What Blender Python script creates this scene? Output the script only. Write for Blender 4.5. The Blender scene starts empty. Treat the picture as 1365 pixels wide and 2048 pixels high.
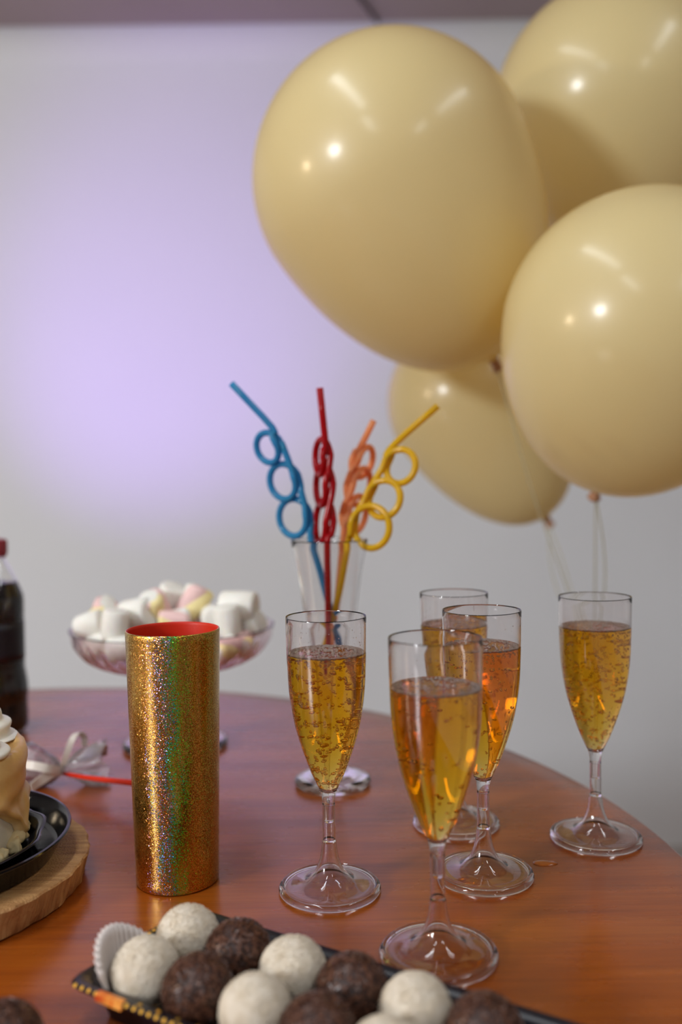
import bpy, math, random
import numpy as np
from mathutils import Vector, Matrix

# ------------------------------------------------------------------ camera
scene = bpy.context.scene
COL = scene.collection
W, H = 1365, 2048
FPX, PITCH, ROLL, CAMZ = 1823.9, 0.0353, -0.01434, 0.2604   # CAMZ: above the table top
TZ = 0.75                                                    # table top above the floor
cr, sr, cp, sp = math.cos(ROLL), math.sin(ROLL), math.cos(PITCH), math.sin(PITCH)
right0, up0, fwd = Vector((1, 0, 0)), Vector((0, sp, cp)), Vector((0, cp, -sp))
cam_r = right0 * cr + up0 * sr
cam_u = up0 * cr - right0 * sr
camd = bpy.data.cameras.new('camera')
cam = bpy.data.objects.new('camera', camd)
COL.objects.link(cam)
cam.matrix_world = Matrix(((cam_r.x, cam_u.x, -fwd.x, 0), (cam_r.y, cam_u.y, -fwd.y, 0),
                           (cam_r.z, cam_u.z, -fwd.z, TZ + CAMZ), (0, 0, 0, 1)))
camd.sensor_fit = 'VERTICAL'
camd.sensor_height = 36.0
camd.lens = FPX * 36.0 / H
camd.clip_start = 0.02
camd.dof.use_dof = True
camd.dof.focus_distance = 0.577
camd.dof.aperture_fstop = 3.2
scene.camera = cam
scene.view_settings.view_transform = 'Standard'
scene.view_settings.look = 'None'
scene.view_settings.gamma = 1.0
scene.view_settings.use_curve_mapping = False
scene.view_settings.exposure = -0.58
scene.cycles.max_bounces = 28
scene.cycles.transmission_bounces = 28
scene.cycles.transparent_max_bounces = 28
scene.cycles.glossy_bounces = 6
scene.cycles.diffuse_bounces = 4

# ------------------------------------------------------------------ world and lamps
world = bpy.data.worlds.new('world')
scene.world = world
world.use_nodes = True
world.node_tree.nodes['Background'].inputs[0].default_value = (0.9, 0.93, 1.0, 1)
world.node_tree.nodes['Background'].inputs[1].default_value = 0.3

def area_lamp(name, loc, target, sx, sy, power, color, shape='RECTANGLE', spread=180):
    l = bpy.data.lights.new(name, 'AREA')
    l.shape = shape; l.size = sx; l.size_y = sy; l.energy = power; l.color = color
    l.spread = math.radians(spread)
    o = bpy.data.objects.new(name, l); COL.objects.link(o)
    o.location = loc
    d = Vector(target) - Vector(loc)
    if abs(d.x) + abs(d.y) > 1e-6:
        o.rotation_euler = d.to_track_quat('-Z', 'Y').to_euler()
    return o
CEIL = TZ + 1.432
# two rows of ceiling tubes running from the back wall towards the door
for nm, x, y, p in (('ceiling_tube', -0.42, 0.42, 7), ('ceiling_tube', -0.55, -0.75, 9),
                    ('ceiling_tube', 0.80, 0.30, 5), ('ceiling_tube', 0.74, -1.1, 9)):
    area_lamp(nm, (x, y, CEIL - 0.04), (x, y, 0), 0.09, 0.85, p, (0.90, 0.96, 1.0))
# round white photo lamp and small warm lamp on the left
area_lamp('white_lamp', (-2.75, -1.65, TZ + 1.25), (0, 1.4, TZ + 0.4), 0.55, 0.55, 110, (0.92, 0.96, 1.0), 'DISK')
area_lamp('warm_lamp', (-2.70, 0.05, TZ + 0.82), (0, 0.7, TZ + 0.3), 0.13, 0.13, 17, (1.0, 0.78, 0.52), 'DISK')
# violet party spot on the back wall
sl = bpy.data.lights.new('violet_spot', 'SPOT')
sl.energy = 105; sl.color = (0.47, 0.24, 1.0); sl.spot_size = math.radians(44); sl.spot_blend = 1.0
sl.shadow_soft_size = 0.05
so = bpy.data.objects.new('violet_spot', sl); COL.objects.link(so)
so.location = (-0.92, 0.95, TZ - 0.2)
so.rotation_euler = (Vector((-0.43, 2.45, TZ + 0.73)) - Vector(so.location)).to_track_quat('-Z', 'Y').to_euler()

# ------------------------------------------------------------------ helpers
def at(u, v, y=None, z=None):
    """point of the place seen at pixel (u, v), at distance y or at height z above the table top"""
    a, b = u - W / 2, v - H / 2
    X, Y = cr * a + sr * b, -sr * a + cr * b
    d = Vector((X / FPX, cp - sp * Y / FPX, -sp - cp * Y / FPX))
    t = (z - CAMZ) / d.z if y is None else y / d.y
    p = d * t
    return Vector((p.x, p.y, p.z + CAMZ + TZ))

def finish(o, parent=None, label=None, cat=None, group=None, kind=None):
    if parent is not None: o.parent = parent
    if label: o['label'] = label
    if cat: o['category'] = cat
    if group: o['group'] = group
    if kind: o['kind'] = kind
    return o

def mesh_obj(name, V, F, mat, parent=None, smooth=True, sharp=None, loc=None, mats=None, mi=None, **kw):
    me = bpy.data.meshes.new(name)
    me.from_pydata([tuple(map(float, v)) for v in V], [], [tuple(map(int, f)) for f in F])
    for m in (mats or [mat]): me.materials.append(m)
    if mi is not None: me.polygons.foreach_set('material_index', list(map(int, mi)))
    if smooth: me.polygons.foreach_set('use_smooth', [True] * len(me.polygons))
    me.update()
    if sharp: me.set_sharp_from_angle(angle=math.radians(sharp))
    o = bpy.data.objects.new(name, me); COL.objects.link(o)
    if loc is not None: o.location = loc
    return finish(o, parent, **kw)

def thing(name, loc, label, cat, group=None, rot=(0, 0, 0)):
    o = bpy.data.objects.new(name, None); COL.objects.link(o)
    o.empty_display_size = 0.02
    o.location = loc; o.rotation_euler = rot
    return finish(o, None, label, cat, group)

def crom(P, n=6):
    """Catmull-Rom through the points"""
    P = [np.array(p, float) for p in P]
    Q = [2 * P[0] - P[1]] + P + [2 * P[-1] - P[-2]]
    out = []
    for i in range(1, len(Q) - 2):
        a, b, c, d = Q[i - 1:i + 3]
        for k in range(n):
            t = k / n
            out.append(0.5 * (2 * b + (c - a) * t + (2 * a - 5 * b + 4 * c - d) * t * t + (3 * b - a - 3 * c + d) * t ** 3))
    out.append(P[-1])
    return out

def lathe(prof, n=64, rfun=None):
    """prof: list of (r, z) from one end to the other; points on the axis become poles"""
    V, F, rings = [], [], []
    for (r, z) in prof:
        if r < 1e-7:
            rings.append([len(V)]); V.append((0, 0, z))
        else:
            ids = []
            for k in range(n):
                t = 2 * math.pi * k / n
                rr, zz = (r, z) if rfun is None else rfun(r, z, t)
                ids.append(len(V)); V.append((rr * math.cos(t), rr * math.sin(t), zz))
            rings.append(ids)
    for a, b in zip(rings[:-1], rings[1:]):
        for k in range(n):
            k2 = (k + 1) % n
            if len(a) == 1 and len(b) == 1: continue
            if len(a) == 1: F.append((a[0], b[k2], b[k]))
            elif len(b) == 1: F.append((a[k], a[k2], b[0]))
            else: F.append((a[k], a[k2], b[k2], b[k]))
    return V, F

def closed_lathe(prof, n=64, rfun=None):
    """ring-shaped section that never touches the axis"""
    V, F = lathe(list(prof) + [prof[0]], n, rfun)
    m = len(prof)
    V = V[:m * n]
    return V, [tuple(i % (m * n) for i in f) for f in F]

def sweep(P, rad, n=10, cap=True):
    """tube along a polyline; rad is a number or one per point"""
    P = [Vector(p) for p in P]
    R = [rad] * len(P) if isinstance(rad, (int, float)) else rad
    V, F = [], []
    t = (P[1] - P[0]).normalized()
    nrm = t.orthogonal().normalized()
    for i, p in enumerate(P):
        t2 = (P[min(i + 1, len(P) - 1)] - P[max(i - 1, 0)])
        t2 = t2.normalized() if t2.length > 1e-9 else t
        nrm = (t.rotation_difference(t2) @ nrm)
        nrm = (nrm - t2 * nrm.dot(t2)).normalized(); t = t2
        b = t.cross(nrm)
        for k in range(n):
            a = 2 * math.pi * k / n
            V.append(p + (nrm * math.cos(a) + b * math.sin(a)) * R[i])
    for i in range(len(P) - 1):
        for k in range(n):
            k2 = (k + 1) % n
            F.append((i * n + k, i * n + k2, (i + 1) * n + k2, (i + 1) * n + k))
    if cap:
        F.append(tuple(range(n))[::-1]); F.append(tuple((len(P) - 1) * n + k for k in range(n)))
    return V, F

def hollow_tube(P, ro, ri, n=12):
    """drinking-straw tube with an open bore"""
    V1, F1 = sweep(P, ro, n, False)
    V2, F2 = sweep(P, ri, n, False)
    o = len(V1); L = len(P) - 1
    F = list(F1) + [tuple(i + o for i in f[::-1]) for f in F2]
    for k in range(n):
        k2 = (k + 1) % n
        F.append((k, o + k, o + k2, k2))
        F.append((L * n + k, L * n + k2, o + L * n + k2, o + L * n + k))
    return V1 + V2, F

def ico(sub):
    import bmesh
    bm = bmesh.new(); bmesh.ops.create_icosphere(bm, subdivisions=sub, radius=1.0)
    V = np.array([v.co[:] for v in bm.verts]); F = [tuple(v.index for v in f.verts) for f in bm.faces]
    bm.free(); return V, F
ICO = {s: ico(s) for s in (1, 2, 3, 4, 5)}

def cloud(items, sub=2):
    """many little spheres (centre, radii) in one mesh"""
    bv, bf = ICO[sub]
    V, F = [], []
    for c, r in items:
        o = len(V)
        V.extend((bv * np.array(r) + np.array(c)).tolist())
        F.extend([tuple(i + o for i in f) for f in bf])
    return V, F

def join(*parts):
    V, F = [], []
    for v, f in parts:
        o = len(V); V.extend(list(v)); F.extend([tuple(i + o for i in q) for q in f])
    return V, F

def vnoise(P, scale, seed=0):
    """smooth value noise at Nx3 points"""
    P = np.asarray(P, float) * scale + seed * 17.31
    i = np.floor(P).astype(int); f = P - i; f = f * f * (3 - 2 * f)
    def h(x, y, z):
        n = (x * 374761393 + y * 668265263 + z * 2147483647 + seed * 974711) & 0x7fffffff
        n = ((n ^ (n >> 13)) * 1274126177) & 0x7fffffff
        return ((n ^ (n >> 16)) & 0xffff) / 65535.0
    out = 0
    for dx in (0, 1):
        for dy in (0, 1):
            for dz in (0, 1):
                w = (f[:, 0] if dx else 1 - f[:, 0]) * (f[:, 1] if dy else 1 - f[:, 1]) * (f[:, 2] if dz else 1 - f[:, 2])
                out = out + w * h(i[:, 0] + dx, i[:, 1] + dy, i[:, 2] + dz)
    return out * 2 - 1

# ------------------------------------------------------------------ materials
def lin(c):
    return tuple(((x / 255) / 12.92 if x <= 10 else (((x / 255) + 0.055) / 1.055) ** 2.4) for x in c) + (1,)

def mat(name, col=(200, 200, 200), rough=0.5, metal=0.0, **kw):
    m = bpy.data.materials.new(name); m.use_nodes = True
    b = m.node_tree.nodes['Principled BSDF']
    b.inputs['Base Color'].default_value = lin(col)
    b.inputs['Roughness'].default_value = rough
    b.inputs['Metallic'].default_value = metal
    for k, v in kw.items(): b.inputs[k.replace('_', ' ')].default_value = v
    return m

class NT:
    def __init__(s, m): s.t = m.node_tree; s.b = s.t.nodes.get('Principled BSDF'); s.out = s.t.nodes['Material Output']
    def n(s, typ, **kw):
        x = s.t.nodes.new(typ)
        for k, v in kw.items(): setattr(x, k, v)
        return x
    def l(s, a, b): s.t.links.new(a, b)
    def coord(s, scale=(1, 1, 1), out='Object', rot=(0, 0, 0)):
        c = s.n('ShaderNodeTexCoord'); mp = s.n('ShaderNodeMapping')
        mp.inputs['Scale'].default_value = scale; mp.inputs['Rotation'].default_value = rot
        s.l(c.outputs[out], mp.inputs['Vector']); return mp.outputs['Vector']
    def noise(s, vec, scale, detail=4, rough=0.5):
        x = s.n('ShaderNodeTexNoise'); x.inputs['Scale'].default_value = scale
        x.inputs['Detail'].default_value = detail; x.inputs['Roughness'].default_value = rough
        s.l(vec, x.inputs['Vector']); return x.outputs['Fac']
    def ramp(s, fac, stops):
        r = s.n('ShaderNodeValToRGB'); e = r.color_ramp.elements
        while len(e) < len(stops): e.new(0.5)
        for k, (p, c) in zip(e, stops): k.position = p; k.color = lin(c)
        s.l(fac, r.inputs['Fac']); return r.outputs['Color']
    def math(s, op, a, b=None, clamp=False):
        x = s.n('ShaderNodeMath', operation=op); x.use_clamp = clamp
        for i, v in enumerate((a, b)):
            if v is None: continue
            if isinstance(v, (int, float)): x.inputs[i].default_value = v
            else: s.l(v, x.inputs[i])
        return x.outputs[0]
    def bump(s, h, strength, dist):
        b = s.n('ShaderNodeBump'); b.inputs['Strength'].default_value = strength; b.inputs['Distance'].default_value = dist
        s.l(h, b.inputs['Height']); return b.outputs['Normal']

def mottled(name, stops, scale, rough=0.5, coordscale=(1, 1, 1), bump=None, detail=4, **kw):
    m = mat(name, stops[0][1], rough, **kw); t = NT(m)
    f = t.noise(t.coord(coordscale), scale, detail)
    t.l(t.ramp(f, stops), t.b.inputs['Base Color'])
    if bump: t.l(t.bump(t.noise(t.coord(), bump[0], 3), bump[1], bump[2]), t.b.inputs['Normal'])
    return m

def clear(name, col=(255, 255, 255), ior=1.49, rough=0.0):
    m = bpy.data.materials.new(name); m.use_nodes = True; t = NT(m)
    t.t.nodes.remove(t.b)
    g = t.n('ShaderNodeBsdfGlass'); g.inputs['Color'].default_value = lin(col)
    g.inputs['IOR'].default_value = ior; g.inputs['Roughness'].default_value = rough
    t.l(g.outputs[0], t.out.inputs['Surface'])
    return m

def thin_film(name, col=(255, 255, 255), ior=1.4, rough=0.05, veil=0.0, veilcol=(230, 225, 225)):
    """thin sheet: clear with Fresnel gloss, optionally a little milky"""
    m = bpy.data.materials.new(name); m.use_nodes = True; t = NT(m)
    t.t.nodes.remove(t.b)
    tr = t.n('ShaderNodeBsdfTransparent'); tr.inputs['Color'].default_value = lin(col)
    gl = t.n('ShaderNodeBsdfGlossy'); gl.inputs['Roughness'].default_value = rough
    fr = t.n('ShaderNodeFresnel'); fr.inputs['IOR'].default_value = ior
    mx = t.n('ShaderNodeMixShader')
    t.l(fr.outputs[0], mx.inputs[0]); t.l(tr.outputs[0], mx.inputs[1]); t.l(gl.outputs[0], mx.inputs[2])
    o = mx.outputs[0]
    if veil:
        df = t.n('ShaderNodeBsdfDiffuse'); df.inputs['Color'].default_value = lin(veilcol)
        m2 = t.n('ShaderNodeMixShader'); m2.inputs[0].default_value = veil
        t.l(o, m2.inputs[1]); t.l(df.outputs[0], m2.inputs[2]); o = m2.outputs[0]
    t.l(o, t.out.inputs['Surface'])
    return m

M = {}
M['wall'] = mottled('wall_paint', [(0.3, (228, 231, 235)), (0.7, (232, 235, 239))], 1.3, 0.75)
M['wall_side'] = mottled('side_wall_paint', [(0.3, (196, 190, 184)), (0.7, (204, 198, 192))], 1.0, 0.8)
M['ceiling'] = mottled('ceiling_panel', [(0.3, (166, 148, 150)), (0.7, (174, 157, 158))], 2.0, 0.6)
M['floor'] = mottled('floor_tile', [(0.3, (176, 170, 164)), (0.7, (190, 184, 178))], 3.0, 0.35)

def table_wood():
    m = mat('varnished_wood', (150, 76, 30), 0.28, Coat_Weight=0.4, Specular_IOR_Level=0.35, Coat_Roughness=0.2, Coat_IOR=1.55); t = NT(m)
    v = t.coord((1.0, 9.0, 1.0), rot=(0, 0, 0.10))
    n1 = t.noise(v, 3.0, 6, 0.6)
    n2 = t.noise(t.coord((2.0, 60.0, 1.0), rot=(0, 0, 0.10)), 6.0, 5, 0.6)
    c1 = t.ramp(n1, [(0.25, (118, 50, 14)), (0.5, (156, 76, 16)), (0.75, (178, 94, 22))])
    c2 = t.ramp(n2, [(0.3, (205, 198, 194)), (0.6, (255, 255, 255))])
    mx = t.n('ShaderNodeMixRGB', blend_type='MULTIPLY'); mx.inputs[0].default_value = 0.55
    t.l(c1, mx.inputs[1]); t.l(c2, mx.inputs[2]); t.l(mx.outputs[0], t.b.inputs['Base Color'])
    rg = t.n('ShaderNodeMapRange'); rg.inputs['To Min'].default_value = 0.2; rg.inputs['To Max'].default_value = 0.36
    t.l(t.noise(t.coord((1, 3, 1)), 14, 4), rg.inputs['Value']); t.l(rg.outputs[0], t.b.inputs['Roughness'])
    t.l(t.bump(t.noise(t.coord((8, 60, 1), rot=(0, 0, 0.1)), 10, 4), 0.12, 0.0006), t.b.inputs['Normal'])
    return m
M['table'] = table_wood()
M['plastic'] = clear('clear_plastic', (255, 254, 254), 1.47)
M['glass'] = clear('clear_glass', (254, 254, 254), 1.5)
M['tintglass'] = clear('clear_glass_pink_tint', (254, 249, 250), 1.5)  # clear glass; pink reflected from sweets and table is put into the tint
M['bubble'] = clear('air_bubble', (255, 255, 255), 0.76)
M['film'] = thin_film('foam_film', (252, 244, 238), 1.6, 0.06, 0.24, (250, 228, 214))
M['drop'] = clear('water_drop', (255, 255, 255), 1.33)

def liquid(name, trans, density):
    m = clear(name, (255, 255, 255), 1.34); t = NT(m)
    va = t.n('ShaderNodeVolumeAbsorption'); va.inputs['Color'].default_value = trans + (1,)
    va.inputs['Density'].default_value = density
    t.l(va.outputs[0], t.out.inputs['Volume']); return m
M['drink'] = liquid('amber_drink', (0.965, 0.81, 0.0), 108)

def holo_gold():
    m = mat('holographic_gold', (196, 140, 48), 0.26, 1.0); t = NT(m)
    tc = t.n('ShaderNodeTexCoord')
    vo = t.n('ShaderNodeTexVoronoi'); vo.inputs['Scale'].default_value = 2400
    t.l(tc.outputs['Object'], vo.inputs['Vector'])
    sep = t.n('ShaderNodeSeparateColor'); t.l(vo.outputs['Color'], sep.inputs[0])
    xyz = t.n('ShaderNodeSeparateXYZ'); t.l(tc.outputs['Object'], xyz.inputs[0])
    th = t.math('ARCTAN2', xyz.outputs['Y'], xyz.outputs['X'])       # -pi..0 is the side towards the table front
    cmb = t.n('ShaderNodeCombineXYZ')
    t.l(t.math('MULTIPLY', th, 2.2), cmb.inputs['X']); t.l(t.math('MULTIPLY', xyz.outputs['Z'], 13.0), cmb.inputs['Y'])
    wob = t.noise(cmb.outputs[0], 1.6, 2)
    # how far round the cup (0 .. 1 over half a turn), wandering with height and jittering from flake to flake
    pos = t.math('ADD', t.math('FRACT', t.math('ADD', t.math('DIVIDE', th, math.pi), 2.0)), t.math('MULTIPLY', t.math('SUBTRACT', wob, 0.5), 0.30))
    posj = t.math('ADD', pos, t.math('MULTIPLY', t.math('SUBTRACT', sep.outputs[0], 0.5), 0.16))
    glint_hue = t.ramp(posj, [(0.0, (160, 110, 110)), (0.07, (250, 214, 60)), (0.18, (255, 226, 110)), (0.28, (255, 204, 120)), (0.39, (252, 160, 66)), (0.445, (100, 110, 215)),
                        (0.49, (30, 200, 190)), (0.55, (60, 235, 60)), (0.62, (170, 225, 50)), (0.70, (240, 110, 40)), (0.80, (130, 200, 60)), (1.0, (250, 200, 80))])  # holographic glints painted into the flake colour by angle round the cup
    glint_amount = t.ramp(pos, [(0.0, (70, 70, 70)), (0.08, (130, 130, 130)), (0.3, (125, 125, 125)), (0.45, (120, 120, 120)), (0.56, (138, 138, 138)), (0.66, (104, 104, 104)), (0.85, (86, 86, 86)), (1.0, (20, 20, 20))])
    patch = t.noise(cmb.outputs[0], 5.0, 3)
    thr = t.math('SUBTRACT', 1.0, t.math('MULTIPLY', glint_amount, t.math('MULTIPLY', patch, 4.2)))
    mask = t.math('GREATER_THAN', sep.outputs[1], thr)
    dark = t.ramp(sep.outputs[2], [(0.0, (150, 108, 34)), (0.5, (198, 150, 60)), (1.0, (234, 192, 98))])
    mx = t.n('ShaderNodeMixRGB'); t.l(mask, mx.inputs[0]); t.l(dark, mx.inputs[1]); t.l(glint_hue, mx.inputs[2])
    t.l(mx.outputs[0], t.b.inputs['Base Color'])
    # every flake is tilted its own way, the sparkling ones most
    geo = t.n('ShaderNodeNewGeometry')
    sub = t.n('ShaderNodeVectorMath', operation='SUBTRACT'); t.l(vo.outputs['Color'], sub.inputs[0]); sub.inputs[1].default_value = (0.5, 0.5, 0.5)
    scl = t.n('ShaderNodeVectorMath', operation='SCALE'); t.l(sub.outputs[0], scl.inputs[0])
    t.l(t.math('ADD', t.math('MULTIPLY', mask, 0.50), 0.10), scl.inputs['Scale'])
    add = t.n('ShaderNodeVectorMath', operation='ADD'); t.l(geo.outputs['Normal'], add.inputs[0]); t.l(scl.outputs[0], add.inputs[1])
    nrm = t.n('ShaderNodeVectorMath', operation='NORMALIZE'); t.l(add.outputs[0], nrm.inputs[0])
    t.l(nrm.outputs[0], t.b.inputs['Normal'])
    t.b.inputs['Coat Weight'].default_value = 0.3
    t.b.inputs['Coat Roughness'].default_value = 0.06
    return m
M['holo'] = holo_gold()
M['red_in'] = mat('red_lining', (204, 42, 18), 0.45, Specular_IOR_Level=0.3)

def latex():
    m = bpy.data.materials.new('cream_latex'); m.use_nodes = True; t = NT(m)
    b = t.b
    b.inputs['Base Color'].default_value = lin((249, 237, 182)); b.inputs['Roughness'].default_value = 0.4
    b.inputs['Specular IOR Level'].default_value = 0.5
    b.inputs['Coat Weight'].default_value = 0.7; b.inputs['Coat Roughness'].default_value = 0.18
    tl = t.n('ShaderNodeBsdfTranslucent'); tl.inputs['Color'].default_value = lin((238, 206, 96))
    mx = t.n('ShaderNodeMixShader'); mx.inputs[0].default_value = 0.42
    t.l(b.outputs[0], mx.inputs[1]); t.l(tl.outputs[0], mx.inputs[2]); t.l(mx.outputs[0], t.out.inputs['Surface'])
    return m
M['latex'] = latex()
M['knot'] = mat('knotted_latex', (186, 138, 104), 0.5)
M['string'] = thin_film('ribbon_string', (250, 248, 236), 1.2, 0.3, 0.28, (225, 222, 196))

def straw_mat(name, col):
    m = mat(name, col, 0.12); m.node_tree.nodes['Principled BSDF'].inputs['Transmission Weight'].default_value = 0.0
    t = NT(m)
    tr = t.n('ShaderNodeBsdfTransparent'); tr.inputs['Color'].default_value = lin(col)
    mx = t.n('ShaderNodeMixShader'); mx.inputs[0].default_value = 0.64
    t.l(t.b.outputs[0], mx.inputs[1]); t.l(tr.outputs[0], mx.inputs[2]); t.l(mx.outputs[0], t.out.inputs['Surface'])
    return m
M['s_blue'] = straw_mat('blue_straw', (80, 186, 226))
M['s_red'] = straw_mat('red_straw', (215, 25, 35))
M['s_orange'] = straw_mat('orange_straw', (255, 202, 145))
M['s_yellow'] = straw_mat('yellow_straw', (246, 218, 50))

# ------------------------------------------------------------------ the room
def slab(name, x0, x1, y0, y1, z0, z1, m, **kw):
    V = [(x, y, z) for x in (x0, x1) for y in (y0, y1) for z in (z0, z1)]
    F = [(0, 1, 3, 2), (4, 6, 7, 5), (0, 4, 5, 1), (2, 3, 7, 6), (0, 2, 6, 4), (1, 5, 7, 3)]
    return mesh_obj(name, V, F, m, smooth=False, **kw)
XL, XR, YB, YF = -3.2, 2.8, 2.45, -3.0
slab('floor', XL, XR, YF, YB, -0.05, 0.0, M['floor'], kind='structure', label='pale floor under the round table')
slab('wall_back', XL - .1, XR + .1, YB, YB + 0.1, -0.05, CEIL + 0.1, M['wall'], kind='structure', label='plain white wall behind the table with violet light on it')
slab('wall_left', XL - 0.1, XL, YF, YB, -0.05, CEIL + 0.1, M['wall_side'], kind='structure', label='plain light wall on the left side')
slab('wall_right', XR, XR + 0.1, YF, YB, -0.05, CEIL + 0.1, M['wall_side'], kind='structure', label='plain light wall on the right side')
slab('wall_front', XL - .1, XR + .1, YF - 0.1, YF, -0.05, CEIL + 0.1, M['wall_side'], kind='structure', label='plain light wall behind the camera')
slab('ceiling', XL, XR, YF, YB, CEIL, CEIL + 0.05, M['ceiling'], kind='structure', label='mauve grey ceiling above the white wall')
cv = []  # cove added so the shading fades gradually from wall to ceiling
for k in range(9):
    a = math.pi / 2 * k / 8
    cv.append((YB - 0.07 + 0.07 * math.sin(a), CEIL - 0.07 + 0.07 * math.cos(a)))
cv = [(YB - 0.073, CEIL - 0.001)] + cv + [(YB - 0.0005, CEIL - 0.073)]
n_ = len(cv)
V = [(XL, y, z) for y, z in cv] + [(XL, YB - 0.0005, CEIL - 0.001)] + [(XR, y, z) for y, z in cv] + [(XR, YB - 0.0005, CEIL - 0.001)]
m_ = n_ + 1
F = [(i, i + 1, m_ + i + 1, m_ + i) for i in range(m_ - 1)] + [(m_ - 1, 0, m_, 2 * m_ - 1), tuple(range(m_))[::-1], tuple(range(m_, 2 * m_))]
mesh_obj('trim_1', V, F, M['wall'], kind='structure', sharp=40, label='curved white cove added to soften the shading between wall and ceiling')
# dark cable stapled along the ceiling
p0, p1 = at(700, -30, z=CEIL - TZ - 0.006), at(757, 46, z=CEIL - TZ - 0.006)
V, F = sweep([p0 + (p0 - p1) * 0.4, p0, (p0 + p1) / 2, p1], 0.0045, 8)
mesh_obj('ceiling_cable', V, F, mat('dark_cable', (92, 78, 80), 0.6), label='thin dark cable running along the ceiling above the balloons', cat='cable')

# ------------------------------------------------------------------ round table
TX, TY, TR = -0.3412, 0.5852, 0.575
tb = thing('round_table', (TX, TY, 0), 'round reddish brown varnished wooden table holding the party food and drinks', 'table')
prof = [(0, TZ - 0.028)] + [(TR - 0.012, TZ - 0.028), (TR - 0.004, TZ - 0.0265), (TR, TZ - 0.022), (TR, TZ - 0.006),
        (TR - 0.0015, TZ - 0.002), (TR - 0.005, TZ), (TR - 0.03, TZ), (0, TZ)]
V, F = lathe(prof, 192); mesh_obj('tabletop', V, F, M['table'], tb, sharp=50)
V, F = lathe([(0, 0.05), (0.045, 0.05), (0.04, 0.3), (0.055, 0.45), (0.04, 0.6), (0.06, TZ - 0.0285), (0, TZ - 0.0285)], 32)
mesh_obj('pedestal', V, F, M['table'], tb, sharp=50)
V, F = lathe([(0, 0.0003), (0.24, 0.0003), (0.24, 0.02), (0.06, 0.05), (0, 0.05)], 48)
mesh_obj('base', V, F, M['table'], tb, sharp=50)

# ------------------------------------------------------------------ champagne flutes
mm = 0.001
BOWL_OUT = [(4.05, 55.4), (4.2, 58.5), (4.9, 62.8), (7.8, 69.5), (11.4, 77.5), (16.9, 93), (21.2, 108.8), (24.0, 127.6), (25.1, 150), (25.55, 174.4)]
def bowl_curve():
    return [tuple(p * mm) for p in crom(BOWL_OUT, 6)]
BC = bowl_curve()
WALL = 0.9 * mm
BZ = np.array([p[1] for p in BC]); BR = np.array([p[0] for p in BC])
Z_IN = 63.5 * mm
def r_in(z): return float(np.interp(z, BZ, BR)) - WALL
inner = [(r_in(z), z) for z in np.linspace(65.5, 174.4, 46) * mm]
bowl_prof = ([(0, 44 * mm), (2.9 * mm, 44 * mm), (3.15 * mm, 44.4 * mm), (3.2 * mm, 49 * mm), (3.2 * mm, 55.3 * mm)] + BC + [(25.3 * mm, 175 * mm)]
             + inner[::-1] + [(3.4 * mm, 64 * mm), (1.5 * mm, Z_IN), (0, Z_IN)])
bowl_me = lathe(bowl_prof, 96)
foot_up = crom([(32.0, 0.2), (32.5, 1.6), (31.9, 3.4), (30.2, 4.6), (28.3, 4.4), (24, 4.55), (17.5, 6.0), (12.4, 9.2), (8.8, 13.6), (5.9, 21.5), (4.45, 31.5)], 4)
fo = [p for p in foot_up if p[0] < 27.5]
foot_lo = [(max(p[0] - 0.95 * (0.35 if p[1] < 8 else 1.0), 0.5), p[1] - (1.25 if p[1] < 8 else 0.5)) for p in fo[::-1]]
foot_prof = ([(0, foot_lo[0][1] * mm)] + [(p[0] * mm, p[1] * mm) for p in foot_lo] + [(29.2 * mm, 2.4 * mm), (30.2 * mm, 0.2 * mm)] + [tuple(p * mm) for p in foot_up]
             + [(4.3 * mm, 32.3 * mm), (4.05 * mm, 32.8 * mm), (4.05 * mm, 55.2 * mm), (3.6 * mm, 55.2 * mm), (3.6 * mm, 33.0 * mm), (3.4 * mm, 32.7 * mm), (0, 32.6 * mm)])
foot_me = lathe(foot_prof, 96)

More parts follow.
